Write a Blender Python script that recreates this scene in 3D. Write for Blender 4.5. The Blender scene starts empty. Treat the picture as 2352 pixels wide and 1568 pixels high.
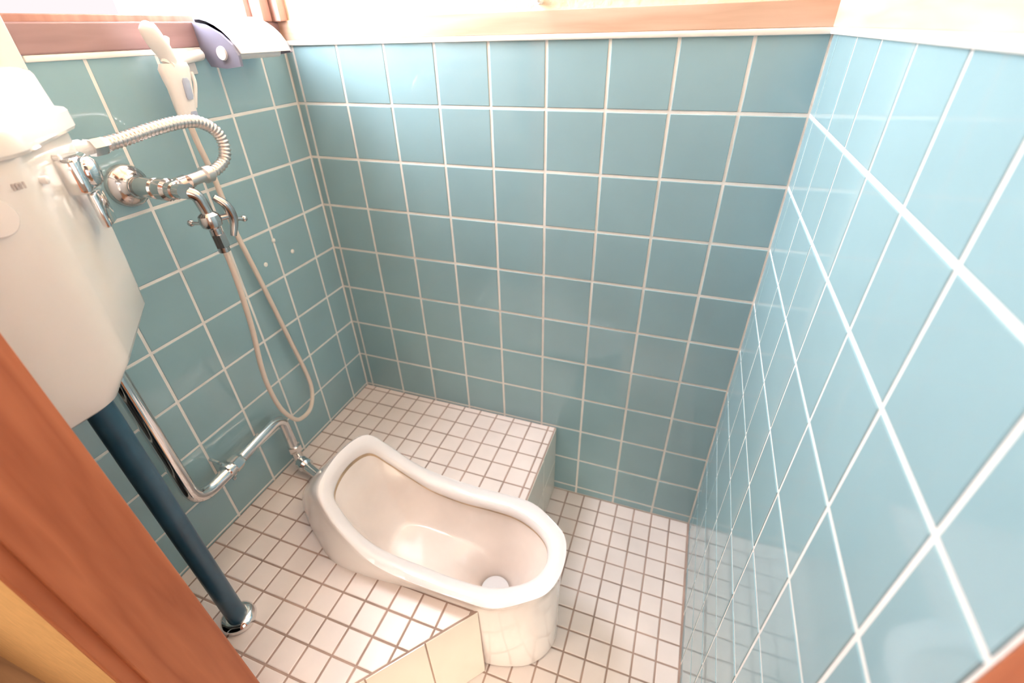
import bpy, bmesh, math, random
from mathutils import Vector, Matrix

random.seed(7)
SC = bpy.context.scene
COL = SC.collection
S = 0.1                 # one tile pitch = 0.1 m
ZF = -10.49             # finished floor, in tile units below the top of the tiling
ZP = -8.23              # top of the raised platform
W = 9.127               # room width
YN = -7.0               # inner face of the door wall


def P(x, y, z):
    return Vector((x * S, y * S, (z - ZF) * S))


# ---------------------------------------------------------------- camera
cd = bpy.data.cameras.new('camera')
cam = bpy.data.objects.new('camera', cd)
COL.objects.link(cam)
cd.sensor_fit = 'HORIZONTAL'
cd.sensor_width = 36.0
cd.lens = 36.0 * 1082.29 / 2352
cd.clip_start = 0.01
cd.dof.use_dof = True
cd.dof.focus_distance = 0.65
cd.dof.aperture_fstop = 4.0
R_ = [(0.93977, 0.340902, -0.024845), (0.169266, -0.527301, -0.832648), (-0.296952, 0.778293, -0.553245)]
right, down, fwd = (Vector(r) for r in R_)
m = Matrix.Identity(4)
for i in range(3):
    m[i][0] = right[i]
    m[i][1] = -down[i]
    m[i][2] = -fwd[i]
m.translation = P(7.6747, -8.4341, 0.1242)
cam.matrix_world = m
SC.camera = cam

# ---------------------------------------------------------------- light and exposure
SC.view_settings.view_transform = 'Standard'
SC.view_settings.look = 'None'
SC.view_settings.gamma = 1.0
SC.view_settings.use_curve_mapping = False
SC.view_settings.exposure = 0.92
WINDOW_STRENGTH = 24.0

wd = bpy.data.worlds.new('sky')
SC.world = wd
wd.use_nodes = True
bg = wd.node_tree.nodes['Background']
bg.inputs[0].default_value = (0.75, 0.86, 1.0, 1)
bg.inputs[1].default_value = 1.0


def area(name, loc, target, size, size_y, power, color, spread=180.0):
    l = bpy.data.lights.new(name, 'AREA')
    l.shape = 'RECTANGLE'
    l.size = size
    l.size_y = size_y
    l.energy = power
    l.color = color
    l.spread = math.radians(spread)
    o = bpy.data.objects.new(name, l)
    COL.objects.link(o)
    o.location = loc
    o.rotation_euler = (target - loc).to_track_quat('-Z', 'Y').to_euler()
    return o


# hallway ceiling lamp behind the viewer
area('hall_lamp_light', P(5.5, -12.5, 11.9), P(5.5, -12.4, 0), 0.5, 0.5, 2.5, (1.0, 0.90, 0.76))
area('ochre_fill_light', P(-1.0, -12.5, 4.0), P(1.2, -8.0, -9.0), 0.3, 0.3, 1.8, (1.0, 0.90, 0.76), 75.0)  # added fill aimed at the ochre wall, stands for no fixture
# low warm daylight coming along the hallway floor towards the doorway
area('hall_daylight', P(7.3, -10.4, -8.9), P(5.4, -5.0, -9.6), 0.7, 0.35, 0.34, (1.0, 0.88, 0.68), 55.0)
# fill light added from the right for jamb and tank, no window there
area('hall_right_fill_light', P(13.0, -12.0, -1.0), P(4.0, -7.0, -5.0), 0.8, 1.0, 2.7, (1.0, 0.90, 0.78))


# ---------------------------------------------------------------- materials
def newmat(name):
    m = bpy.data.materials.new(name)
    m.use_nodes = True
    nt = m.node_tree
    return m, nt, nt.nodes['Principled BSDF']


def simple(name, col, rough=0.4, metal=0.0, coat=0.0, vary=0.04, scale=20.0, spec=0.5, bump=0.0, bscale=60.0):
    m, nt, b = newmat(name)
    b.inputs['Roughness'].default_value = rough
    b.inputs['Metallic'].default_value = metal
    b.inputs['Coat Weight'].default_value = coat
    b.inputs['Coat Roughness'].default_value = 0.03
    b.inputs['Specular IOR Level'].default_value = spec
    tc = nt.nodes.new('ShaderNodeTexCoord')
    nz = nt.nodes.new('ShaderNodeTexNoise')
    nz.inputs['Scale'].default_value = scale
    nz.inputs['Detail'].default_value = 4
    nt.links.new(tc.outputs['Object'], nz.inputs['Vector'])
    rp = nt.nodes.new('ShaderNodeValToRGB')
    rp.color_ramp.elements[0].position = 0.3
    rp.color_ramp.elements[1].position = 0.7
    rp.color_ramp.elements[0].color = tuple(c * (1 - vary) for c in col) + (1,)
    rp.color_ramp.elements[1].color = tuple(min(1, c * (1 + vary)) for c in col) + (1,)
    nt.links.new(nz.outputs['Fac'], rp.inputs[0])
    nt.links.new(rp.outputs[0], b.inputs['Base Color'])
    if bump:
        n2 = nt.nodes.new('ShaderNodeTexNoise')
        n2.inputs['Scale'].default_value = bscale
        n2.inputs['Detail'].default_value = 5
        nt.links.new(tc.outputs['Object'], n2.inputs['Vector'])
        bp = nt.nodes.new('ShaderNodeBump')
        bp.inputs['Strength'].default_value = bump
        bp.inputs['Distance'].default_value = 0.002
        nt.links.new(n2.outputs['Fac'], bp.inputs['Height'])
        nt.links.new(bp.outputs[0], b.inputs['Normal'])
    return m


def wood(name, c1, c2, axis, rough=0.45, freq=14.0):
    """long grain along the given axis with curved growth rings"""
    m, nt, b = newmat(name)
    b.inputs['Roughness'].default_value = rough
    tc = nt.nodes.new('ShaderNodeTexCoord')
    mp = nt.nodes.new('ShaderNodeMapping')
    sc = [1.0, 1.0, 1.0]
    sc[axis] = 0.09
    mp.inputs['Scale'].default_value = [s * freq for s in sc]
    nt.links.new(tc.outputs['Object'], mp.inputs[0])
    nz = nt.nodes.new('ShaderNodeTexNoise')
    nz.inputs['Scale'].default_value = 1.4
    nz.inputs['Detail'].default_value = 3
    nt.links.new(mp.outputs[0], nz.inputs['Vector'])
    mul = nt.nodes.new('ShaderNodeMath')
    mul.operation = 'MULTIPLY'
    mul.inputs[1].default_value = 9.0
    nt.links.new(nz.outputs['Fac'], mul.inputs[0])
    fr = nt.nodes.new('ShaderNodeMath')
    fr.operation = 'PINGPONG'
    fr.inputs[1].default_value = 1.0
    nt.links.new(mul.outputs[0], fr.inputs[0])
    n2 = nt.nodes.new('ShaderNodeTexNoise')
    n2.inputs['Scale'].default_value = 9.0
    n2.inputs['Detail'].default_value = 6
    nt.links.new(mp.outputs[0], n2.inputs['Vector'])
    mx = nt.nodes.new('ShaderNodeMath')
    mx.operation = 'MULTIPLY_ADD'
    mx.inputs[1].default_value = 0.55
    nt.links.new(fr.outputs[0], mx.inputs[0])
    m2 = nt.nodes.new('ShaderNodeMath')
    m2.operation = 'MULTIPLY'
    m2.inputs[1].default_value = 0.5
    nt.links.new(n2.outputs['Fac'], m2.inputs[0])
    nt.links.new(m2.outputs[0], mx.inputs[2])
    rp = nt.nodes.new('ShaderNodeValToRGB')
    rp.color_ramp.elements[0].position = 0.15
    rp.color_ramp.elements[1].position = 0.85
    rp.color_ramp.elements[0].color = tuple(c1) + (1,)
    rp.color_ramp.elements[1].color = tuple(c2) + (1,)
    nt.links.new(mx.outputs[0], rp.inputs[0])
    nt.links.new(rp.outputs[0], b.inputs['Base Color'])
    bp = nt.nodes.new('ShaderNodeBump')
    bp.inputs['Strength'].default_value = 0.15
    bp.inputs['Distance'].default_value = 0.001
    nt.links.new(mx.outputs[0], bp.inputs['Height'])
    nt.links.new(bp.outputs[0], b.inputs['Normal'])
    return m


def emit(name, col, strength):
    m = bpy.data.materials.new(name)
    m.use_nodes = True
    nt = m.node_tree
    nt.nodes.clear()
    e = nt.nodes.new('ShaderNodeEmission')
    e.inputs[0].default_value = tuple(col) + (1,)
    e.inputs[1].default_value = strength
    o = nt.nodes.new('ShaderNodeOutputMaterial')
    nt.links.new(e.outputs[0], o.inputs[0])
    return m


M = {}
M['tile'] = simple('teal_glazed_tile', (0.278, 0.42, 0.456), rough=0.045, vary=0.05, scale=5, spec=0.62)
M['grout'] = simple('white_wall_grout', (0.80, 0.76, 0.71), rough=0.8, vary=0.06, scale=30)
M['mosaic'] = simple('cream_mosaic_tile', (0.86, 0.745, 0.695), rough=0.32, vary=0.05, scale=12)
M['mgrout'] = simple('brown_floor_grout', (0.42, 0.29, 0.24), rough=0.9, vary=0.25, scale=14)
M['riser'] = simple('cream_riser_tile', (0.82, 0.76, 0.67), rough=0.1, vary=0.02, scale=10)
M['ceramic'] = simple('white_glazed_ceramic', (0.85, 0.785, 0.77), rough=0.07, coat=0.3, vary=0.012, scale=9)
M['basin'] = simple('stained_basin_glaze', (0.87, 0.755, 0.69), rough=0.09, coat=0.3, vary=0.07, scale=10)
M['stain'] = simple('rust_stained_glaze', (0.56, 0.39, 0.25), rough=0.3, vary=0.4, scale=16)
M['tank'] = simple('cream_tank_glaze', (0.74, 0.685, 0.645), rough=0.1, coat=0.3, vary=0.015, scale=8)
M['chrome'] = simple('chrome', (0.80, 0.79, 0.79), rough=0.07, metal=1.0, vary=0.02)
M['aged'] = simple('dulled_chrome', (0.60, 0.55, 0.53), rough=0.14, metal=1.0, vary=0.15, scale=25)
M['steel'] = simple('braided_steel', (0.74, 0.66, 0.62), rough=0.28, metal=1.0, vary=0.04)
M['pipe'] = simple('dark_blue_pipe_paint', (0.030, 0.088, 0.14), rough=0.3, vary=0.12, scale=30)
M['plastic'] = simple('white_plastic', (0.79, 0.735, 0.70), rough=0.3, vary=0.02)
M['creamhose'] = simple('cream_vinyl_hose', (0.76, 0.63, 0.53), rough=0.35, vary=0.04)
M['greyplastic'] = simple('grey_plastic', (0.19, 0.18, 0.235), rough=0.3, vary=0.06)
M['sticker'] = simple('grey_blue_print', (0.40, 0.44, 0.55), rough=0.4, vary=0.05)
M['print'] = simple('faded_grey_print', (0.46, 0.40, 0.38), rough=0.4, vary=0.05)
M['dark'] = simple('black_rubber', (0.02, 0.022, 0.024), rough=0.5)
M['water'] = simple('still_water', (0.70, 0.68, 0.70), rough=0.01, vary=0.0, spec=1.0)
M['white'] = simple('white_caulk', (0.88, 0.84, 0.78), rough=0.45, vary=0.03)
M['plaster'] = simple('yellow_sand_plaster', (0.80, 0.68, 0.50), rough=0.95, vary=0.14, scale=90, bump=0.6, bscale=160)
M['cream'] = simple('cream_paint', (0.78, 0.74, 0.69), rough=0.7, vary=0.03)
M['ochre'] = simple('ochre_plaster', (0.70, 0.38, 0.14), rough=0.9, vary=0.07, scale=60, bump=0.3, bscale=200)
M['hallwhite'] = simple('hall_pale_wallpaper', (0.62, 0.58, 0.52), rough=0.85, vary=0.04)
M['hallfloor'] = wood('hall_floor_wood', (0.22, 0.11, 0.055), (0.34, 0.18, 0.09), 0)
M['woodX'] = wood('pale_pine_rail', (0.55, 0.34, 0.235), (0.72, 0.51, 0.385), 0)
M['woodY'] = wood('pale_pine_side_rail', (0.64, 0.42, 0.30), (0.82, 0.62, 0.48), 1)
M['sill'] = wood('shaded_sill_wood', (0.28, 0.165, 0.165), (0.37, 0.225, 0.22), 1)  # backlit shade of the sill is put into its wood colour
M['woodZ'] = wood('pine_post', (0.42, 0.21, 0.17), (0.58, 0.34, 0.28), 2)
M['jamb'] = wood('reddish_door_jamb', (0.36, 0.096, 0.037), (0.52, 0.165, 0.072), 2, rough=0.5)
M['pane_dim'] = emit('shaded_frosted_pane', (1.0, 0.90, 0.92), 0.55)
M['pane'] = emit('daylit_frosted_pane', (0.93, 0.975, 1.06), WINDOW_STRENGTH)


# ---------------------------------------------------------------- mesh helpers (everything in tile units, converted on link)
def obj(name, bm, mats, parent=None, smooth=False, origin=None, angle=None):
    """link a bmesh as ONE mesh object; origin in tile units"""
    me = bpy.data.meshes.new(name)
    bmesh.ops.recalc_face_normals(bm, faces=bm.faces[:])
    o0 = P(*origin) if origin is not None else Vector((0, 0, 0))
    pw = Vector(parent['_o']) if parent is not None and '_o' in parent else (Vector((0, 0, 0)))
    base = o0 if origin is not None else pw
    for v in bm.verts:
        v.co = P(*v.co) - base
    if smooth:
        for f in bm.faces:
            f.smooth = True
    bm.to_mesh(me)
    bm.free()
    if smooth and angle:
        try:
            me.set_sharp_from_angle(angle=math.radians(angle))
        except Exception:
            pass
    for mm in (mats if isinstance(mats, (list, tuple)) else [mats]):
        me.materials.append(mm)
    o = bpy.data.objects.new(name, me)
    COL.objects.link(o)
    if parent is not None:
        o.parent = parent
        o.location = base - pw
    else:
        o.location = base
    o['_o'] = list(base)
    return o


def thing(name, label, cat, at, group=None):
    o = bpy.data.objects.new(name, None)
    COL.objects.link(o)
    o.empty_display_size = 0.03
    o.location = P(*at)
    o['_o'] = list(P(*at))
    tag(o, label, cat, group)
    return o


def tag(o, label, cat, group=None):
    o['label'] = label
    o['category'] = cat
    if group:
        o['group'] = group
    return o


def struct(name, bm, mats, parent=None, **k):
    o = obj(name, bm, mats, parent, **k)
    if parent is None:
        o['kind'] = 'structure'
    return o


def box(bm, lo, hi, bev=0.0, mi=0, seg=2):
    v = [bm.verts.new((x, y, z)) for z in (lo[2], hi[2]) for y in (lo[1], hi[1]) for x in (lo[0], hi[0])]
    fs = [bm.faces.new([v[i] for i in q]) for q in
          ((0, 2, 3, 1), (4, 5, 7, 6), (0, 1, 5, 4), (2, 6, 7, 3), (0, 4, 6, 2), (1, 3, 7, 5))]
    for f in fs:
        f.material_index = mi
    if bev:
        es = list({e for f in fs for e in f.edges})
        r = bmesh.ops.bevel(bm, geom=es, offset=bev, segments=seg, profile=0.5, affect='EDGES')
        for f in r['faces']:
            f.material_index = mi
    return v


def tube(bm, pts, rad, n=16, mi=0, cap=True, rfun=None):
    """swept tube through points (list of Vectors), radius rad or rfun(i, t)"""
    pts = [Vector(p) for p in pts]
    rings = []
    t0 = (pts[1] - pts[0]).normalized()
    up = Vector((0, 0, 1)) if abs(t0.z) < 0.9 else Vector((1, 0, 0))
    a = t0.cross(up).normalized()
    for i, p in enumerate(pts):
        if i == 0:
            t = t0
        elif i == len(pts) - 1:
            t = (pts[i] - pts[i - 1]).normalized()
        else:
            t = ((pts[i + 1] - pts[i]).normalized() + (pts[i] - pts[i - 1]).normalized())
            t = t.normalized() if t.length > 1e-9 else (pts[i + 1] - pts[i]).normalized()
        a = (a - t * a.dot(t)).normalized()
        b = t.cross(a)
        r = rfun(i, i / (len(pts) - 1)) if rfun else rad
        rings.append([bm.verts.new(p + (a * math.cos(2 * math.pi * k / n) + b * math.sin(2 * math.pi * k / n)) * r) for k in range(n)])
    for r0, r1 in zip(rings, rings[1:]):
        for k in range(n):
            f = bm.faces.new((r0[k], r0[(k + 1) % n], r1[(k + 1) % n], r1[k]))
            f.material_index = mi
    if cap:
        for r in (rings[0], rings[-1]):
            f = bm.faces.new(r)
            f.material_index = mi
    return rings


def lathe(bm, base, axis, prof, n=24, mi=0):
    """prof: list of (distance along axis, radius)"""
    axis = Vector(axis).normalized()
    base = Vector(base)
    up = Vector((0, 0, 1)) if abs(axis.z) < 0.9 else Vector((1, 0, 0))
    a = axis.cross(up).normalized()
    b = axis.cross(a)
    rings = []
    for d, r in prof:
        rings.append([bm.verts.new(base + axis * d + (a * math.cos(2 * math.pi * k / n) + b * math.sin(2 * math.pi * k / n)) * max(r, 1e-4)) for k in range(n)])
    for r0, r1 in zip(rings, rings[1:]):
        for k in range(n):
            f = bm.faces.new((r0[k], r0[(k + 1) % n], r1[(k + 1) % n], r1[k]))
            f.material_index = mi
    for r in (rings[0], rings[-1]):
        f = bm.faces.new(r)
        f.material_index = mi


def loft(bm, rings, mi=0, cap0=True, cap1=True, mids=None):
    vr = [[bm.verts.new(p) for p in r] for r in rings]
    n = len(vr[0])
    for j, (r0, r1) in enumerate(zip(vr, vr[1:])):
        for k in range(n):
            f = bm.faces.new((r0[k], r0[(k + 1) % n], r1[(k + 1) % n], r1[k]))
            f.material_index = mids[j] if mids else mi
    if cap0:
        bm.faces.new(vr[0]).material_index = mids[0] if mids else mi
    if cap1:
        bm.faces.new(vr[-1]).material_index = mids[-1] if mids else mi
    return vr


def spline(ctrl, per=10):
    """Catmull-Rom through control points"""
    c = [Vector(p) for p in ctrl]
    c = [c[0] * 2 - c[1]] + c + [c[-1] * 2 - c[-2]]
    out = []
    for i in range(1, len(c) - 2):
        p0, p1, p2, p3 = c[i - 1:i + 3]
        for k in range(per):
            t = k / per
            out.append(0.5 * ((2 * p1) + (p2 - p0) * t + (2 * p0 - 5 * p1 + 4 * p2 - p3) * t * t + (3 * p1 - p0 - 3 * p2 + p3) * t ** 3))
    out.append(c[-2])
    return out


def even(pts, step):
    out = [pts[0].copy()]
    left = step
    for a, b in zip(pts, pts[1:]):
        d = b - a
        L = d.length
        pos = left
        while pos <= L:
            out.append(a + d * (pos / L))
            pos += step
        left = pos - L
    out.append(pts[-1])
    return out


def bend(ctrl, r, seg=7):
    """polyline with rounded corners"""
    c = [Vector(p) for p in ctrl]
    out = [c[0]]
    for i in range(1, len(c) - 1):
        d0 = (c[i - 1] - c[i])
        d1 = (c[i + 1] - c[i])
        rr = min(r, d0.length * 0.49, d1.length * 0.49)
        a = c[i] + d0.normalized() * rr
        b = c[i] + d1.normalized() * rr
        for k in range(seg + 1):
            t = k / seg
            out.append(a * (1 - t) ** 2 + c[i] * 2 * t * (1 - t) + b * t * t)
    out.append(c[-1])
    return out


def roundpoly(poly, rad, seg=6):
    """round the corners of a 2D polygon; rad per corner"""
    out = []
    n = len(poly)
    for i in range(n):
        p = Vector(poly[i])
        a = Vector(poly[i - 1]) - p
        b = Vector(poly[(i + 1) % n]) - p
        r = rad[i] if isinstance(rad, (list, tuple)) else rad
        r = min(r, a.length * .48, b.length * .48)
        if r <= 0:
            out += [p.copy()] * 1
            continue
        q0 = p + a.normalized() * r
        q1 = p + b.normalized() * r
        for k in range(seg + 1):
            t = k / seg
            out.append(q0 * (1 - t) ** 2 + p * 2 * t * (1 - t) + q1 * t * t)
    return out


def clip_half(poly, nx, ny, d):
    """keep the side nx*x+ny*y <= d"""
    out = []
    for i in range(len(poly)):
        a, b = poly[i], poly[(i + 1) % len(poly)]
        da = nx * a[0] + ny * a[1] - d
        db = nx * b[0] + ny * b[1] - d
        if da <= 0:
            out.append(a)
        if da * db < 0:
            t = da / (da - db)
            out.append((a[0] + (b[0] - a[0]) * t, a[1] + (b[1] - a[1]) * t))
    return out


def parea(p):
    return 0.5 * sum(p[i][0] * p[(i + 1) % len(p)][1] - p[(i + 1) % len(p)][0] * p[i][1] for i in range(len(p)))


def inset(poly, d):
    """inset a convex CCW polygon"""
    q = [tuple(p) for p in poly]
    n = len(poly)
    for i in range(n):
        a, b = poly[i], poly[(i + 1) % n]
        ex, ey = b[0] - a[0], b[1] - a[1]
        L = math.hypot(ex, ey)
        if L < 1e-6:
            continue
        nx, ny = ey / L, -ex / L
        q = clip_half(q, nx, ny, nx * a[0] + ny * a[1] - d)
        if len(q) < 3:
            return None
    return q


def tiles(bm, frame, polys, gap, bev, depth, mi, tilt=0.0, proud=0.0):
    """each polygon becomes one bevelled tile; frame maps (u, v, height) to space"""
    for p in polys:
        if len(p) < 3:
            continue
        if parea(p) < 0:
            p = p[::-1]
        o = inset(p, gap / 2)
        if not o or abs(parea(o)) < 0.004:
            continue
        i_ = inset(o, bev)
        if not i_ or len(i_) != len(o):
            i_ = None
        cx = sum(a[0] for a in o) / len(o)
        cy = sum(a[1] for a in o) / len(o)
        ta, tb = random.gauss(0, tilt), random.gauss(0, tilt)
        tc = random.gauss(0, tilt * 0.25)
        h = lambda a, z: frame(a[0], a[1], z + proud + ta * (a[0] - cx) + tb * (a[1] - cy) + tc)
        lo = [bm.verts.new(frame(a[0], a[1], -depth)) for a in o]
        if i_ is None:
            top = [bm.verts.new(h(a, 0)) for a in o]
            rings = [lo, top]
        else:
            mid = [bm.verts.new(h(a, -bev * 0.5)) for a in o]
            top = [bm.verts.new(h(a, 0)) for a in i_]
            rings = [lo, mid, top]
        n = len(o)
        for r0, r1 in zip(rings, rings[1:]):
            for k in range(n):
                bm.faces.new((r0[k], r0[(k + 1) % n], r1[(k + 1) % n], r1[k])).material_index = mi
        bm.faces.new(top).material_index = mi


def grid(us, vs):
    return [[(a, c), (b, c), (b, d), (a, d)] for a, b in zip(us, us[1:]) for c, d in zip(vs, vs[1:])]


# ---------------------------------------------------------------- the tiled shell
PITCH = 1.0235
rows = [0.0] + [-PITCH * k for k in range(1, 11)] + [ZF]
rows = [r for r in rows if r >= ZF]
GAP, BEV, DEP = 0.05, 0.009, 0.009

# back wall: plane y = 0
bm = bmesh.new()
box(bm, (-0.6, DEP, ZF - 1), (W + 0.6, 0.6, 0.0), mi=1)
cols = [0.0, 0.19] + [0.19 + k for k in range(1, 9)] + [W]
tiles(bm, lambda u, v, h: (u, -h, v), grid(cols, rows), GAP, BEV, DEP, 0, tilt=0.0022)
struct('wall_back', bm, [M['tile'], M['grout']])

# right wall: plane x = W
bm = bmesh.new()
box(bm, (W + DEP, YN, ZF - 1), (W + 0.6, 0.6, 0.0), mi=1)
cols = [0.0] + [-(0.383 + k) for k in range(0, 7)] + [YN]
tiles(bm, lambda u, v, h: (W - h, u, v), grid(cols[::-1], rows), GAP, BEV, DEP, 0, tilt=0.0022)
struct('wall_right', bm, [M['tile'], M['grout']])

# left wall: plane x = 0
bm = bmesh.new()
box(bm, (-0.6, YN - 0.6, ZF - 1), (-DEP, 0.6, -0.02), mi=1)
cols = [0.0] + [-(0.618 + k) for k in range(0, 7)] + [YN]
tiles(bm, lambda u, v, h: (h, u, v), grid(cols[::-1], rows), GAP, BEV, DEP, 0, tilt=0.0022)
struct('wall_left', bm, [M['tile'], M['grout']])

# white bullnose strip along the top of the tiling
bm = bmesh.new()
box(bm, (-0.02, -0.045, -0.045), (W + 0.02, 0.03, 0.035), 0.02)
struct('trim_1', bm, M['white'], smooth=True, angle=40)
bm = bmesh.new()
box(bm, (W - 0.045, YN, -0.045), (W + 0.03, 0.0, 0.035), 0.02)
struct('trim_2', bm, M['white'], smooth=True, angle=40)
bm = bmesh.new()
box(bm, (-0.03, -4.3, -0.075), (0.035, 0.0, 0.0), 0.02)
struct('trim_3', bm, M['white'], smooth=True, angle=40)

# wooden rails above the tiling
bm = bmesh.new()
box(bm, (0.0, -0.03, 0.035), (W, 0.5, 0.345), 0.012)
struct('trim_4', bm, M['woodX'])
bm = bmesh.new()
box(bm, (W - 0.03, YN, 0.035), (W + 0.5, 0.0, 0.80), 0.012)
struct('trim_5', bm, M['woodY'])
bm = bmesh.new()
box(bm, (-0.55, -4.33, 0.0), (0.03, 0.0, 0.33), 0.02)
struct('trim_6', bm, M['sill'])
# corner post beside the window
bm = bmesh.new()
box(bm, (-0.45, -0.16, 0.33), (0.22, 0.4, 12.5), 0.02)
box(bm, (-0.45, -0.40, 0.33), (0.06, -0.18, 12.5), 0.02)
struct('trim_7', bm, M['woodZ'])

# plaster above the rails
HC = 12.6
bm = bmesh.new()
box(bm, (-0.6, 0.03, 0.34), (W + 0.6, 0.6, HC))
w = struct('wall_back_plaster', bm, M['plaster'])
bm = bmesh.new()
box(bm, (W + 0.03, YN - 0.9, 0.8), (W + 0.6, 0.6, HC))
struct('wall_right_plaster', bm, M['plaster'])
WZ = 9.2     # window head
bm = bmesh.new()
box(bm, (-0.6, -4.33, WZ), (-0.02, 0.0, HC))
struct('wall_left_plaster', bm, M['plaster'])
# cream painted pier at the end of the window, above the tank
bm = bmesh.new()
box(bm, (-0.6, YN - 0.6, -0.15), (0.07, -4.33, HC), 0.015)
struct('wall_left_pier', bm, M['cream'])
# window: frame and daylit frosted panes
bm = bmesh.new()
for y0, y1 in ((-0.52, -0.40), (-4.33, -4.2) ):
    box(bm, (-0.34, y0, 0.33), (-0.18, y1, WZ), 0.012)
box(bm, (-0.33, -4.2, 0.33), (-0.19, -0.52, 0.42), 0.012)
box(bm, (-0.33, -4.2, WZ - 0.12), (-0.19, -0.52, WZ), 0.012)
win = struct('window_1', bm, M['woodZ'])
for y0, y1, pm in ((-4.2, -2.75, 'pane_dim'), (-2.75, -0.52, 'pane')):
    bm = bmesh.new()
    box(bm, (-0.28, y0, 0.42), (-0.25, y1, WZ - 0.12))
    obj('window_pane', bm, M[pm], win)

# ceiling
bm = bmesh.new()
box(bm, (-0.6, -7.9, HC), (W + 0.6, 0.6, HC + 0.4))
struct('ceiling', bm, M['cream'])

# ---------------------------------------------------------------- bowl outline (needed by the platform cut-out)
Y0 = -3.73


def halfwidth(tab):
    """tab: (x, half width) from rear to front, zero at both ends -> function of theta"""
    x0, x1 = tab[0][0], tab[-1][0]
    th = [math.acos(max(-1, min(1, 1 - 2 * (x - x0) / (x1 - x0)))) for x, _ in tab]
    ws = [w_ for _, w_ in tab]

    def f(t):
        for i in range(len(th) - 1):
            if t <= th[i + 1] + 1e-9:
                u = (t - th[i]) / (th[i + 1] - th[i])
                # monotone-ish cubic
                def sl(k):
                    if k <= 0:
                        return (ws[1] - ws[0]) / (th[1] - th[0])
                    if k >= len(th) - 1:
                        return (ws[-1] - ws[-2]) / (th[-1] - th[-2])
                    return (ws[k + 1] - ws[k - 1]) / (th[k + 1] - th[k - 1])
                h = th[i + 1] - th[i]
                m0, m1 = sl(i) * h, sl(i + 1) * h
                return (2 * u**3 - 3 * u**2 + 1) * ws[i] + (u**3 - 2 * u**2 + u) * m0 + (-2 * u**3 + 3 * u**2) * ws[i + 1] + (u**3 - u**2) * m1
        return 0.0
    return x0, x1, f


NB = 64   # stations per side


def outline(tab, grow=0.0):
    x0, x1, f = halfwidth(tab)
    pts = []
    for k in range(2 * NB):
        t = math.pi * k / NB
        s = 1 if t <= math.pi else -1
        tt = t if t <= math.pi else 2 * math.pi - t
        x = x0 + (x1 - x0) * (1 - math.cos(tt)) / 2
        pts.append((x, Y0 + s * max(0.0, f(tt))))
    if grow:
        cx = sum(p[0] for p in pts) / len(pts)
        out = []
        n = len(pts)
        for i, p in enumerate(pts):
            a, b = pts[i - 1], pts[(i + 1) % n]
            tx, ty = b[0] - a[0], b[1] - a[1]
            L = math.hypot(tx, ty) or 1
            out.append((p[0] - ty / L * grow, p[1] + tx / L * grow))
        pts = out
    return pts


RIM_OUT = [(2.22, 0), (2.331, 0.71), (2.652, 0.953), (3.152, 1.06), (3.782, 1.125), (4.48, 1.135), (5.178, 1.14), (5.808, 1.1), (6.308, 0.82), (6.629, 0.52), (6.74, 0)]
RIM_IN = [(2.38, 0), (2.479, 0.537), (2.765, 0.701), (3.211, 0.785), (3.772, 0.775), (4.395, 0.765), (5.018, 0.785), (5.579, 0.75), (6.025, 0.58), (6.311, 0.325), (6.41, 0)]
BASE = [(1.0, 0), (1.08, .22), (1.36, .46), (1.9, .80), (2.55, 1.10), (3.3, 1.13), (4.2, 1.06), (5.0, 1.05), (5.6, 1.02), (6.0, .90), (6.35, .73), (6.56, .45), (6.68, 0)]
FOOT = [(1.08, 0), (1.17, .19), (1.45, .41), (1.98, .73), (2.57, 1.02), (3.3, 1.05), (4.2, 0.99), (5.0, 0.97), (5.6, 0.93), (5.97, .83), (6.3, .68), (6.53, .42), (6.66, 0)]


def zrim(x):
    k = [(2.05, -6.50), (2.2, -6.52), (2.4, -6.70), (2.7, -7.07), (3.0, -7.38), (3.3, -7.60), (3.6, -7.73), (4.0, -7.80), (4.6, -7.83), (5.4, -7.81), (6.0, -7.79), (6.8, -7.74)]
    if x <= k[1][0]:
        return k[1][1]
    for i in range(1, len(k) - 1):
        (xa, za), (a, z0), (b, z1), (xb, zb) = k[i - 1], k[i], k[i + 1], k[min(i + 2, len(k) - 1)]
        if x <= b:
            u = (x - a) / (b - a)
            m0 = (z1 - za) / (b - xa) * (b - a)
            m1 = (zb - z0) / (xb - a) * (b - a)
            return (2 * u**3 - 3 * u**2 + 1) * z0 + (u**3 - 2 * u**2 + u) * m0 + (3 * u**2 - 2 * u**3) * z1 + (u**3 - u**2) * m1
    return k[-1][1]


# ---------------------------------------------------------------- floor and platform
# lower floor of small mosaic tiles
bm = bmesh.new()
box(bm, (-0.6, -7.9, ZF - 0.8), (W + 0.6, 0.6, ZF - 0.012), mi=1)
xs = [9.11 - 0.447 * k for k in range(0, 13)][::-1] + [W]
ys = [-0.40 - 0.4405 * k for k in range(0, 18)]
ys = [y for y in ys if y > YN - 0.1][::-1] + [0.0]
tiles(bm, lambda u, v, h: (u, v, ZF + h), grid(xs, ys), 0.036, 0.012, 0.012, 0, tilt=0.003)
struct('floor', bm, [M['mosaic'], M['mgrout']])

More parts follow.
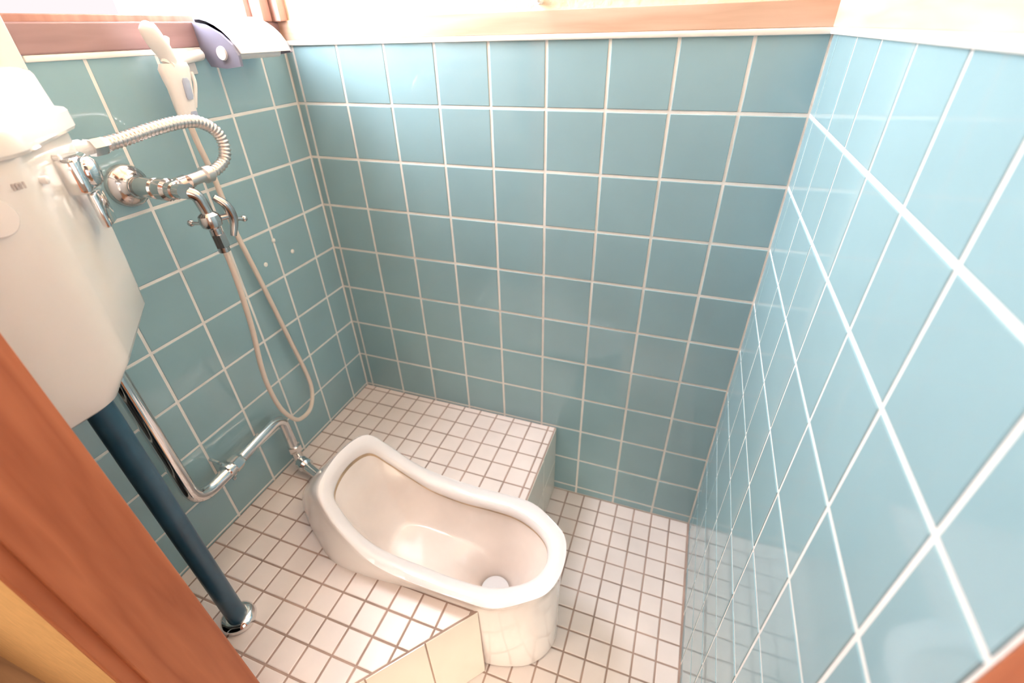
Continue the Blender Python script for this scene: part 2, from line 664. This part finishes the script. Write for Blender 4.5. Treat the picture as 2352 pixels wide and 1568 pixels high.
# raised platform with the toilet set into it
foot = outline(FOOT)
XE = 5.57
D0, D1 = (5.50, -4.76), (3.64, -7.0)           # slanted near edge
foot_far = [p for p in foot if p[0] <= XE and p[1] > Y0 + 1e-6]     # rear -> front on the far side
foot_near = [p for p in foot if p[0] <= XE - 0.06 and p[1] < Y0 - 1e-6]   # front -> rear
bm = bmesh.new()
pl = [(0, 0), (XE, 0), (XE, foot_far[-1][1])] + foot_far[::-1] + foot_near[::-1] + [D0, D1, (0, YN)]
clean = []
for p in pl:
    if not clean or (Vector(p) - Vector(clean[-1])).length > 1e-3:
        clean.append(p)
vt = [bm.verts.new((x, y, ZP - 0.012)) for x, y in clean]
vb = [bm.verts.new((x, y, ZF - 0.012)) for x, y in clean]
n = len(clean)
bm.faces.new(vt).material_index = 1
bm.faces.new(vb).material_index = 1
for i in range(n):
    bm.faces.new((vt[i], vt[(i + 1) % n], vb[(i + 1) % n], vb[i])).material_index = 1
xs = [0.0] + [0.30 + 0.4625 * k for k in range(0, 12)]
ys = [0.0] + [-(0.16 + 0.463 * k) for k in range(0, 15)] + [YN]
dn = Vector((D1[1] - D0[1], -(D1[0] - D0[0])))
if dn.x * (0 - D0[0]) + dn.y * (-3 - D0[1]) > 0:
    dn = -dn
dn.normalize()
polys = []
for q in grid(xs + [XE], ys[::-1]):
    q = clip_half(q, 1, 0, XE - 0.015)
    q = clip_half(q, dn.x, dn.y, dn.x * D0[0] + dn.y * D0[1] - 0.015)
    if len(q) < 3:
        continue
    cx = sum(a[0] for a in q) / len(q)
    cy = sum(a[1] for a in q) / len(q)
    # inside the bowl's footprint?
    best = min(range(len(foot)), key=lambda i: (foot[i][0] - cx) ** 2 + (foot[i][1] - cy) ** 2)
    a, b = foot[best - 1], foot[(best + 1) % len(foot)]
    tx, ty = b[0] - a[0], b[1] - a[1]
    L = math.hypot(tx, ty)
    nx, ny = ty / L, -tx / L            # pointing into the bowl or out of it
    if nx * (4.0 - foot[best][0]) + ny * (Y0 - foot[best][1]) < 0:
        nx, ny = -nx, -ny
    if cx < XE + 0.3 and math.hypot(foot[best][0] - cx, foot[best][1] - cy) < 0.5 or (nx * (cx - foot[best][0]) + ny * (cy - foot[best][1]) > 0):
        q = clip_half(q, nx, ny, nx * foot[best][0] + ny * foot[best][1])
    if len(q) >= 3:
        polys.append(q)
tiles(bm, lambda u, v, h: (u, v, ZP + h), polys, 0.036, 0.012, 0.012, 0, tilt=0.003)
# riser tiles: right edge and slanted near edge
zs = [ZF, ZF + 1.12, ZP]
tiles(bm, lambda u, v, h: (XE + h, u, v), grid([-2.75, -1.1, 0.0], zs), 0.03, 0.012, 0.012, 2, tilt=0.002, proud=0.015)
dv = Vector((D1[0] - D0[0], D1[1] - D0[1]))
dl = dv.length
du = dv / dl
tiles(bm, lambda u, v, h: (D0[0] + du.x * u + dn.x * h, D0[1] + du.y * u + dn.y * h, v), grid([0.0, 0.98, 1.98, dl], [ZF, ZP]), 0.026, 0.012, 0.012, 2, tilt=0.002, proud=0.015)
struct('platform', bm, [M['mosaic'], M['mgrout'], M['riser']])

# ---------------------------------------------------------------- squat toilet
toilet = thing('squat_toilet', 'white ceramic squat toilet set into the tiled platform with a rounded front', 'toilet', (4.0, Y0, ZF))
bm = bmesh.new()
ro, ri, ba, ft = outline(RIM_OUT), outline(RIM_IN), outline(BASE), outline(FOOT)


def mixp(a, b, t):
    return [(p[0] * (1 - t) + q[0] * t, p[1] * (1 - t) + q[1] * t) for p, q in zip(a, b)]


rings = []
mids = []


def ring(pts, zf, mi=0):
    rings.append([Vector((p[0], p[1], zf(p))) for p in pts])
    mids.append(mi)


ring(mixp(ft, ba, -0.25), lambda p: ZF + 0.02)
ring(ft, lambda p: ZF + 0.10)
ring(mixp(ft, ba, .5), lambda p: ZF + 1.2)
ring(ba, lambda p: ZP - 0.02)
for f_, t_ in ((.14, .06), (.30, .18), (.48, .36), (.66, .58), (.82, .80), (.93, .95)):
    ring(mixp(ba, ro, t_), lambda p, f_=f_: ZP + (zrim(p[0]) - ZP) * f_ )
ring(mixp(ro, ri, 0.03), lambda p: zrim(p[0]) - 0.035)
ring(mixp(ro, ri, 0.16), lambda p: zrim(p[0]) - 0.004)
ring(mixp(ro, ri, 0.45), lambda p: zrim(p[0]))
ring(mixp(ro, ri, 0.75), lambda p: zrim(p[0]) - 0.012)
ring(mixp(ro, ri, 0.93), lambda p: zrim(p[0]) - 0.05)
ring(ri, lambda p: zrim(p[0]) - 0.12)
ring(mixp(ro, ri, 0.985), lambda p: zrim(p[0]) - 0.18, 1)
ring(mixp(ro, ri, 0.94), lambda p: zrim(p[0]) - 0.215, 1)
loft(bm, rings, mids=mids, cap1=False)
body = obj('bowl', bm, [M['ceramic'], M['stain']], toilet, smooth=True, angle=60)

# basin: own glaze colour, sloping to the drain near the front
bm = bmesh.new()
DX, DY = 5.40, Y0 - 0.10
WATER = -9.2
brings = []
rim2 = mixp(ro, ri, 0.94)


def zfloor(x, y):
    return -8.55 - 0.055 * max(0, x - 2.2) - 0.95 * math.exp(-(((x - DX) / 0.50) ** 2 + ((y - DY) / 0.40) ** 2))


for v in [0.0, 0.012] + [j / 24 for j in range(1, 25)]:
    g = max(0.03, (1 - v) ** 0.62)
    pts = []
    for p in rim2:
        sx = 4.35 + (p[0] - 4.35) * (0.12 + 0.88 * g)
        sy = DY + (p[1] - DY) * g
        zt = zrim(p[0]) - 0.215
        zb_ = zfloor(sx, sy)
        s = min(1.0, v / 0.62)
        s = s ** 0.75
        s = s * s * (3 - 2 * s) * 0.45 + s * 0.55
        pts.append(Vector((sx, sy, zt + (zb_ - zt) * s)))
    brings.append(pts)
vr = loft(bm, brings, cap0=False, cap1=False, mids=[1] + [0] * 24)
last = vr[-1]
for k in range(1, NB):
    a_, b_, c_, d_ = last[k], last[k + 1], last[(2 * NB - k - 1) % (2 * NB)], last[(2 * NB - k) % (2 * NB)]
    bm.faces.new((a_, b_, c_, d_) if b_ is not c_ else (a_, b_, d_))
bm.faces.new((last[0], last[1], last[2 * NB - 1]))
obj('basin', bm, [M['basin'], M['stain']], toilet, smooth=True)['label'] = 'faintly stained inner basin'
bm = bmesh.new()
lathe(bm, (DX, DY, WATER - 0.02), (0, 0, 1), [(0, 0.01), (0, 0.24), (0.02, 0.28), (0.021, 0.2), (0.022, 0.001)], 32)
obj('water', bm, M['water'], toilet)

# ---------------------------------------------------------------- water tank on the left wall
tank = thing('toilet_tank', 'cream ceramic flush tank hung on the left wall above the pipes', 'tank', (0.0, -5.8, -3.2))


def tanksec(dx, r=(0.0, .16, .20, .05, 0.0), bx=0.0, by=0.0):
    # A wall, B wing corner, C front corner, D near end, E wall
    poly = [(0.012, -4.72 - dx * 0.4), (1.12 - dx * .7 - bx * .3, -4.76 - dx - by), (2.36 - dx, -5.97 - dx * .4 - by * .25), (2.36 - dx, -6.96), (0.012, -6.96)]
    return roundpoly(poly, list(r), 7)


bm = bmesh.new()
secs = [(-3.17, .22, .95, .95), (-3.16, .17, .85, .85), (-3.12, .13, .70, .70), (-2.86, .105, .04, .04), (-2.80, .105, 0, 0), (-2.2, .075, 0, 0), (-1.4, .045, 0, 0), (-0.9, .03, 0, 0), (-0.72, .03, 0, 0), (-0.66, .06, 0, 0)]
loft(bm, [[Vector((p.x, p.y, z)) for p in tanksec(d, bx=bx, by=by)] for z, d, bx, by in secs])
tb = obj('tank_body', bm, M['tank'], tank, smooth=True, angle=50)
bm = bmesh.new()
secs = [(-0.68, .03), (-0.67, -.035), (-0.64, -.05), (-0.49, -.045), (-0.462, -.03), (-0.455, .0), (-0.45, .03), (-0.30, .045), (-0.15, .06), (-0.115, .075), (-0.09, .11), (-0.078, .17), (-0.073, .30)]
loft(bm, [[Vector((p.x, p.y, z)) for p in tanksec(d)] for z, d in secs])
obj('tank_lid', bm, M['tank'], tank, smooth=True, angle=28)
# round cap on the front face
bm = bmesh.new()
lathe(bm, (2.30, -6.33, -1.08), (1, 0, 0), [(0, .16), (.04, .16), (.055, .15), (.06, .001)], 32)
obj('round_cap', bm, M['plastic'], tank, smooth=True, angle=30)['label'] = 'pale round plastic cap'
# faded maker's mark, too worn to read
bm = bmesh.new()
for k in range(4):
    box(bm, (2.325, -6.10 + 0.026 * k, -0.915), (2.331, -6.082 + 0.026 * k, -0.86), 0.002)
obj('faded_mark', bm, M['print'], tank)
# chrome lever on the slanted face
e = Vector((1.24, -1.21, 0)).normalized()        # along slanted face towards the viewer
nrm = Vector((1.21, 1.24, 0)).normalized()


def onface(s, z, h=0.0):
    return Vector((1.12, -4.76, z)) + e * s + nrm * h


def facebox(bm, s0, s1, z0, z1, h0, h1, bev):
    vs = box(bm, (0, 0, 0), (1, 1, 1))
    for v in vs:
        x, y, z = v.co
        v.co = onface(s0 + (s1 - s0) * x, z0 + (z1 - z0) * z, h0 + (h1 - h0) * y)
    es = list({ed for v in vs for ed in v.link_edges})
    bmesh.ops.bevel(bm, geom=es, offset=bev, segments=3, profile=0.5, affect='EDGES')


lever = bmesh.new()
facebox(lever, 0.54, 0.96, -1.20, -0.84, -0.06, 0.15, 0.045)
lv = obj('flush_lever', lever, M['chrome'], tank, smooth=True, angle=40)
bm = bmesh.new()
lathe(bm, onface(0.70, -1.02, 0.13), nrm, [(0, .15), (.05, .15), (.09, .11), (.10, .001)], 24)
obj('lever_hub', bm, M['chrome'], lv, smooth=True, angle=40)
bm = bmesh.new()
facebox(bm, 0.46, 0.80, -1.60, -1.22, 0.04, 0.12, 0.025)
obj('lever_handle', bm, M['chrome'], lv, smooth=True, angle=40)
# small plastic inlet elbow on the wing
bm = bmesh.new()
lathe(bm, (1.0, -4.85, -0.91), (0, 1, 0), [(0, .10), (.14, .10), (.14, .08), (.22, .08)], 20)
obj('inlet_spout', bm, M['plastic'], tank, smooth=True, angle=40)
# two screw studs under the lid
for q in ((0.55, -0.83), (1.10, -0.92)):
    bm = bmesh.new()
    lathe(bm, onface(q[0] + 0.35, q[1], -0.03), nrm, [(0, .035), (.05, .035), (.06, .02), (.061, .001)], 14)
    obj('stud', bm, M['plastic'], tank, smooth=True, angle=40)

# ---------------------------------------------------------------- chrome flush pipe
fp = thing('flush_pipe', 'bent chrome flush pipe running from tank along the left wall to the toilet', 'pipe', (0.5, -5.39, -6.8))
bm = bmesh.new()
PX = 0.47
path = bend([(PX, -5.39, -3.0), (PX, -5.37, -6.72), (0.40, -4.35, -6.70)], 0.42, 9)
tube(bm, path, 0.125, 20)
obj('pipe', bm, M['chrome'], fp, smooth=True, angle=50)
bm = bmesh.new()
path = bend([(0.41, -4.50, -6.70), (0.30, -3.13, -6.66), (0.32, -3.10, -8.02), (1.35, -3.45, -7.99)], 0.26, 9)
tube(bm, path, 0.108, 20)
obj('outlet_pipe', bm, M['chrome'], fp, smooth=True, angle=50)
bm = bmesh.new()
ax = Vector((-0.11, 1.37, 0.04)).normalized()
lathe(bm, Vector((0.405, -4.52, -6.70)), ax, [(0, .13), (0, .155), (.16, .155), (.20, .135), (.24, .11)], 6)
obj('coupling_nut', bm, M['chrome'], fp)
bm = bmesh.new()
lathe(bm, (0.318, -3.10, -7.55), (0, 0, -1), [(0, .10), (0, .15), (.14, .15), (.17, .13)], 6)
obj('elbow_nut', bm, M['chrome'], fp)
bm = bmesh.new()
lathe(bm, Vector((0.42, -3.14, -8.015)), Vector((.6, -.2, .03)), [(0, .115), (0, .15), (.10, .15), (.13, .165), (.2, .165), (.24, .12)], 20)
obj('spud_nut', bm, M['chrome'], fp, smooth=True, angle=35)
bm = bmesh.new()
tube(bm, [Vector((0.0, -4.60, -6.55)), Vector((0.25, -4.60, -6.58)), Vector((0.34, -4.60, -6.6))], 0.035, 10)
lathe(bm, (0.415, -4.66, -6.70), ax, [(0, .125), (0, .165), (.06, .165), (.06, .125)], 22)
box(bm, (0.38, -4.63, -6.95), (0.46, -4.57, -6.82), 0.01)
obj('wall_clamp', bm, M['chrome'], fp, smooth=True, angle=35)
bm = bmesh.new()
lathe(bm, (PX, -5.39, -3.12), (0, 0, -1), [(0, .14), (0, .20), (.2, .20), (.24, .16), (.30, .13)], 20)
obj('top_nut', bm, M['plastic'], fp, smooth=True, angle=40)['label'] = 'white plastic nut'

# ---------------------------------------------------------------- dark blue pipe standing in front of it
bp_ = thing('drain_pipe', 'dark blue upright pipe standing on the platform in a chrome floor collar', 'pipe', (1.67, -6.24, ZP))
bm = bmesh.new()
tube(bm, [Vector((1.67, -6.24, ZP + 0.02)), Vector((1.67, -6.23, -5.6)), Vector((1.66, -6.21, -3.1))], 0.15, 24)
obj('pipe', bm, M['pipe'], bp_, smooth=True, angle=50)
bm = bmesh.new()
lathe(bm, (1.67, -6.24, ZP + 0.002), (0, 0, 1), [(0, .16), (0, .27), (.05, .285), (.11, .265), (.15, .21), (.15, .155)], 32)
obj('floor_collar', bm, M['chrome'], bp_, smooth=True, angle=50)['label'] = 'chrome floor collar'

# ---------------------------------------------------------------- stop valve
va = thing('stop_valve', 'chrome stop valve projecting from the left wall beside the tank', 'valve', (0.0, -3.82, -1.64))
bm = bmesh.new()
lathe(bm, (0.0, -3.82, -1.64), (1, 0, 0), [(0, .30), (.03, .30), (.09, .275), (.14, .20), (.18, .14), (.22, .13)], 32)
obj('wall_flange', bm, M['aged'], va, smooth=True, angle=50)
bm = bmesh.new()
lathe(bm, (0.18, -3.82, -1.64), (1, 0, 0), [(0, .125), (.12, .125), (.14, .145), (.42, .145), (.44, .12), (.50, .12), (.52, .155), (.66, .155), (.70, .12), (.80, .12), (.82, .10), (.95, .10)], 24)
obj('valve_body', bm, M['aged'], va, smooth=True, angle=40)
bm = bmesh.new()
lathe(bm, (0.92, -3.80, -1.62), (0, 1, 0.06), [(0, .10), (.06, .10), (.08, .125), (.22, .125), (.24, .085), (.30, .085)], 16)
obj('hose_outlet', bm, M['aged'], va, smooth=True, angle=40)
bm = bmesh.new()
tube(bm, bend([(1.02, -3.80, -1.66), (1.13, -3.66, -1.72), (1.13, -3.60, -2.0), (1.13, -3.56, -2.62)], 0.12), 0.085, 16)
lathe(bm, (1.13, -3.61, -2.0), (0, 0.05, -1), [(0, .09), (.04, .14), (.12, .155), (.2, .14), (.24, .09)], 20)
lathe(bm, (1.13, -3.60, -2.06), (0, 0.06, -1), [(0, .07), (0, .11), (.12, .11), (.14, .08)], 6)
lathe(bm, (1.13, -3.57, -2.34), (0, 0.06, -1), [(0, .07), (0, .105), (.20, .105), (.24, .06)], 6)
obj('branch_tap', bm, M['aged'], va, smooth=True, angle=35)
bm = bmesh.new()
path = spline([(1.13, -3.42, -1.83), (1.2, -3.32, -1.98), (1.2, -3.28, -2.2), (1.18, -3.36, -2.44)], 6)
tube(bm, path, 0.05, 12, rfun=lambda i, t: 0.045 + 0.025 * math.sin(math.pi * t))
tube(bm, [Vector((1.13, -3.62, -2.12)), Vector((1.17, -3.32, -2.14))], 0.045, 10)
obj('tap_handle', bm, M['aged'], va, smooth=True, angle=50)
for q in ((0.72, -3.66, -2.2), (1.13, -3.08, -2.28)):
    bm = bmesh.new()
    lathe(bm, q, (0, 1, 0), [(0, .03), (.02, .05), (.06, .05), (.08, .03)], 12)
    if q[0] < 1:
        tube(bm, [Vector((0.72, -3.62, -2.2)), Vector((1.1, -3.60, -2.18))], 0.03, 8)
    else:
        tube(bm, [Vector((1.13, -3.05, -2.28)), Vector((1.15, -3.3, -2.2))], 0.03, 8)
    obj('tap_screw', bm, M['aged'], va, smooth=True, angle=50)

# ---------------------------------------------------------------- corrugated supply hose between valve and tank
fh = thing('supply_hose', 'ribbed metal supply hose looping from the stop valve up to the tank side', 'hose', (1.0, -3.4, -1.6))
hp = spline([(1.02, -4.52, -0.915), (1.0, -4.25, -0.90), (1.0, -3.80, -0.85), (1.0, -3.40, -0.83), (1.0, -3.12, -0.87), (1.0, -2.90, -1.02), (1.0, -2.84, -1.22), (1.0, -2.92, -1.42), (1.0, -3.12, -1.52), (1.0, -3.28, -1.545)], 28)
hp = even(hp, 0.014)
bm = bmesh.new()
tube(bm, hp, 0.08, 18, rfun=lambda i, t: 0.078 + 0.009 * math.cos(2 * math.pi * i / 4))
obj('hose', bm, M['steel'], fh, smooth=True, angle=80)
bm = bmesh.new()
lathe(bm, (1.02, -4.64, -0.918), (0, 1, 0.03), [(0, .08), (0, .11), (.13, .11), (.16, .10), (.2, .085)], 6)
obj('tank_nut', bm, M['chrome'], fh)
bm = bmesh.new()
lathe(bm, (1.0, -3.24, -1.545), (0, -1, -0.06), [(0, .08), (0, .12), (.10, .12), (.12, .085), (.36, .085)], 12)
obj('valve_nut', bm, M['steel'], fh, smooth=True, angle=40)

# ---------------------------------------------------------------- hand sprayer, its holder and hose
hold = thing('sprayer_holder', 'white plastic wall holder under the left windowsill gripping the hand sprayer', 'holder', (0.0, -2.3, -0.2))
bm = bmesh.new()
box(bm, (0.0, -2.52, -0.36), (0.06, -2.06, -0.02), 0.02)
obj('wall_plate', bm, M['plastic'], hold, smooth=True, angle=40)
bm = bmesh.new()
tube(bm, [Vector((0.42, -2.80, -0.20)), Vector((0.30, -2.5, -0.145)), Vector((0.22, -2.20, -0.115)), Vector((0.17, -2.02, -0.10))], 0.075, 14)
box(bm, (0.03, -2.32, -0.19), (0.26, -2.16, -0.05), 0.03)
obj('cradle_bar', bm, M['plastic'], hold, smooth=True, angle=50)
bm = bmesh.new()
tube(bm, spline([(0.40, -2.82, -0.16), (0.41, -2.74, 0.02), (0.40, -2.66, 0.14)], 5), 0.05, 10, rfun=lambda i, t: 0.06 - 0.025 * t)
obj('cradle_hook', bm, M['plastic'], hold, smooth=True, angle=50)

sp = thing('hand_sprayer', 'white handheld bidet sprayer with grey buttons hanging head up below the left windowsill', 'sprayer', (0.35, -2.7, -0.9))
bm = bmesh.new()


def slab(bm, secs, n=16):
    """secs: centre, half width along y, half depth along x (rounded section), stacked along the body"""
    rings = []
    for (c, wy, wx) in secs:
        r = []
        for k in range(n):
            a = 2 * math.pi * k / n
            ca, sa = math.cos(a), math.sin(a)
            r.append(Vector((c[0] + wx * math.copysign(abs(sa) ** 0.7, sa), c[1] + wy * math.copysign(abs(ca) ** 0.7, ca), c[2])))
        rings.append(r)
    loft(bm, rings)


slab(bm, [((.38, -2.70, -.17), .20, .09), ((.38, -2.71, -.24), .225, .11), ((.38, -2.72, -.36), .20, .115), ((.37, -2.72, -.52), .165, .11), ((.36, -2.73, -.70), .15, .10), ((.35, -2.74, -.85), .14, .09), ((.34, -2.75, -.95), .125, .08), ((.34, -2.75, -1.0), .07, .06)])
body = obj('sprayer_body', bm, M['plastic'], sp, smooth=True, angle=60)
bm = bmesh.new()
tube(bm, spline([(.38, -2.72, -.20), (.39, -2.78, -.02), (.41, -2.86, .12), (.43, -2.92, .25), (.44, -2.95, .32)], 6), 0.1, 16, rfun=lambda i, t: 0.07 + 0.055 * math.sin(math.pi * min(1, t * 0.85 + .1)) - 0.04 * max(0, t - .8) * 5)
obj('spray_head', bm, M['plastic'], sp, smooth=True, angle=60)
bm = bmesh.new()
slab(bm, [((.50, -2.69, -.36), .035, .015), ((.50, -2.69, -.40), .055, .022), ((.485, -2.70, -.60), .055, .022), ((.48, -2.70, -.64), .04, .015)])
obj('button', bm, M['sticker'], sp, smooth=True, angle=60)['label'] = 'long grey-blue button'
bm = bmesh.new()
slab(bm, [((.455, -2.70, -.80), .04, .015), ((.45, -2.70, -.82), .055, .022), ((.445, -2.71, -.90), .05, .022), ((.44, -2.71, -.92), .03, .012)])
obj('button', bm, M['sticker'], sp, smooth=True, angle=60)['label'] = 'small grey-blue button'
bm = bmesh.new()
tube(bm, spline([(.40, -2.47, -.30), (.42, -2.49, -.45), (.42, -2.56, -.62), (.39, -2.60, -.76)], 5), .028, 8)
obj('trigger', bm, M['plastic'], sp, smooth=True, angle=60)
bm = bmesh.new()
hp = spline([(.34, -2.75, -.98), (.28, -2.69, -1.25), (.2, -2.57, -1.72), (.16, -2.52, -2.15), (.15, -2.49, -2.8), (.15, -2.34, -3.86), (.16, -2.17, -5.2), (.18, -2.03, -6.36), (.22, -2.08, -6.82), (.32, -2.34, -7.06), (.44, -2.70, -7.0), (.54, -3.0, -6.78), (.62, -3.28, -6.22), (.72, -3.43, -5.52), (.80, -3.47, -4.95), (.92, -3.46, -4.2), (1.02, -3.48, -3.5), (1.10, -3.52, -2.9), (1.13, -3.555, -2.60)], 10)
tube(bm, hp, 0.045, 12)
obj('hose', bm, M['creamhose'], sp, smooth=True, angle=80)['label'] = 'thin cream hose hanging in a long loop'

# ---------------------------------------------------------------- toilet paper holder
ph = thing('paper_holder', 'white curved toilet paper holder cover on the left wall beside the corner', 'paper holder', (0.0, -1.25, 0.1))
prof = [(0.02, .40), (.14, .395), (.28, .365), (.42, .31), (.55, .235), (.66, .14), (.74, .03), (.78, -.10)]
bm = bmesh.new()
ring_o = prof
ring_i = [(x * .94 - (0.0 if i else 0), z - .035) if i < len(prof) - 1 else (x - .035, z + .0) for i, (x, z) in enumerate(prof)]
sec = ring_o + ring_i[::-1]
loft(bm, [[Vector((x, y, z)) for x, z in sec] for y in (-1.80, -1.78, -.74, -.72)])
obj('cover', bm, M['plastic'], ph, smooth=True, angle=30)
for y0, y1, nm in ((-1.86, -1.81, 'side_arm'), (-.71, -.66, 'side_arm')):
    bm = bmesh.new()
    lowz = -.27 if y0 < -1 else -.13
    sp_ = [(0.0, .33), (.26, .29), (.52, .17), (.70, .02), (.77, -.12), (.76, lowz), (.45, lowz - .03), (.14, lowz), (0.0, .0)]
    loft(bm, [[Vector((x, y, z)) for x, z in sp_] for y in (y0, y1)])
    obj(nm, bm, M['greyplastic'], ph)['label'] = 'grey plastic side arm'
bm = bmesh.new()
lathe(bm, (0.46, -1.89, -.09), (0, 1, 0), [(0, .001), (0, .09), (.03, .10), (.04, .10)], 20)
obj('hub', bm, M['plastic'], ph, smooth=True, angle=40)
bm = bmesh.new()
lathe(bm, (0.46, -1.82, -.09), (0, 1, 0), [(0, .10), (1.12, .10)], 20)
obj('spindle', bm, M['plastic'], ph, smooth=True, angle=40)
bm = bmesh.new()
box(bm, (0.0, -1.80, -.1), (0.03, -.72, .40), 0.01)
obj('back_plate', bm, M['greyplastic'], ph)

# ---------------------------------------------------------------- filled screw holes in the left wall
for (y, z, lab) in ((-1.23, -3.70, 'white filled screw hole in the left wall nearest the room corner'),
                    (-1.62, -3.31, 'white filled screw hole on a grout line, highest of the three'),
                    (-1.98, -3.68, 'white filled screw hole nearest the hanging hose')):
    bm = bmesh.new()
    lathe(bm, (-0.005, y, z), (1, 0, 0), [(0, .045), (.015, .045), (.025, .035), (.028, .001)], 14)
    tag(obj('screw_plug', bm, M['white'], origin=(0.0, y, z), smooth=True, angle=50), lab, 'plug', 'white screw hole plugs on the left wall')
# small white hook on the back plaster
bm = bmesh.new()
lathe(bm, (5.08, 0.03, 0.46), (0, -1, 0), [(0, .05), (.06, .05), (.08, .035)], 14)
tube(bm, bend([(5.08, -0.04, 0.46), (5.08, -0.12, 0.46), (5.08, -0.12, 0.6)], .05), .025, 10)
tag(obj('wall_hook', bm, M['white'], origin=(5.08, 0.03, 0.46), smooth=True, angle=50), 'small white hook on the yellow plaster above the back rail', 'hook')

# ---------------------------------------------------------------- door wall, jambs and hallway
XJ = 3.16
bm = bmesh.new()
box(bm, (-0.6, YN - 0.60, ZF - 0.8), (2.55, YN, 0.0), mi=1)
cols = [0.0] + [2.55 - k for k in (2, 1)] + [2.55]
tiles(bm, lambda u, v, h: (u, YN + h, v), grid(cols, rows), GAP, BEV, DEP, 0)
struct('wall_front', bm, [M['tile'], M['grout']])
bm = bmesh.new()
box(bm, (-0.6, YN - 0.58, 0.0), (2.55, YN - 0.02, HC))
struct('wall_front_plaster', bm, M['plaster'])
bm = bmesh.new()
box(bm, (-0.6, YN - 0.88, ZF - 0.8), (3.02, YN - 0.6, HC))
box(bm, (3.02, YN - 0.88, 8.2), (W + 0.02, YN - 0.6, HC))
box(bm, (-30, YN - 0.88, ZF - 0.8), (-0.6, YN - 0.6, HC))
box(bm, (9.75, YN - 0.88, ZF - 0.8), (16, YN - 0.6, HC))
struct('wall_hall_front', bm, M['ochre'])
bm = bmesh.new()
box(bm, (2.5, YN - 0.765, ZF), (XJ, YN, 7.6), 0.02)
struct('door_1', bm, M['jamb'])
bm = bmesh.new()
box(bm, (2.94, YN - 0.895, ZF), (3.085, YN - 0.75, 7.6), 0.015)
struct('trim_8', bm, M['jamb'])
bm = bmesh.new()
box(bm, (W + 0.0, YN - 0.9, ZF), (W + 0.62, YN - 0.005, 7.6), 0.015)
struct('trim_9', bm, M['jamb'])
bm = bmesh.new()
box(bm, (XJ - .6, YN - 0.9, 7.6), (W + 0.6, YN, 8.2), 0.02)
struct('trim_10', bm, M['jamb'])
bm = bmesh.new()
box(bm, (XJ - .6, YN - 0.56, 8.2), (W + 0.6, YN, HC))
struct('wall_front_lintel', bm, M['plaster'])
bm = bmesh.new()
box(bm, (3.0, YN - 0.9, ZF - 0.6), (W + 0.2, YN + 0.0, ZF + 0.05), 0.02)
struct('trim_11', bm, M['woodX'])
bm = bmesh.new()
box(bm, (-30, -17.6, ZF - 0.8), (16, YN - 0.85, ZF - 0.02))
struct('floor_hall', bm, M['hallfloor'])
bm = bmesh.new()
box(bm, (-30, -17.6, HC - 0.02), (16, YN - 0.85, HC + 0.4))
struct('ceiling_hall', bm, M['hallwhite'])
bm = bmesh.new()
box(bm, (-30, -18.2, ZF - 0.8), (16, -17.5, HC))
struct('wall_hall_back', bm, M['hallwhite'])
bm = bmesh.new()
box(bm, (15.5, -17.6, ZF - 0.8), (16, YN - 0.6, HC))
struct('wall_hall_right', bm, M['hallwhite'])
bm = bmesh.new()
box(bm, (-30.5, -17.6, ZF - 0.8), (-30, YN - 0.6, HC))
struct('wall_hall_left', bm, M['hallwhite'])

for o in list(bpy.data.objects):
    if '_o' in o:
        del o['_o']
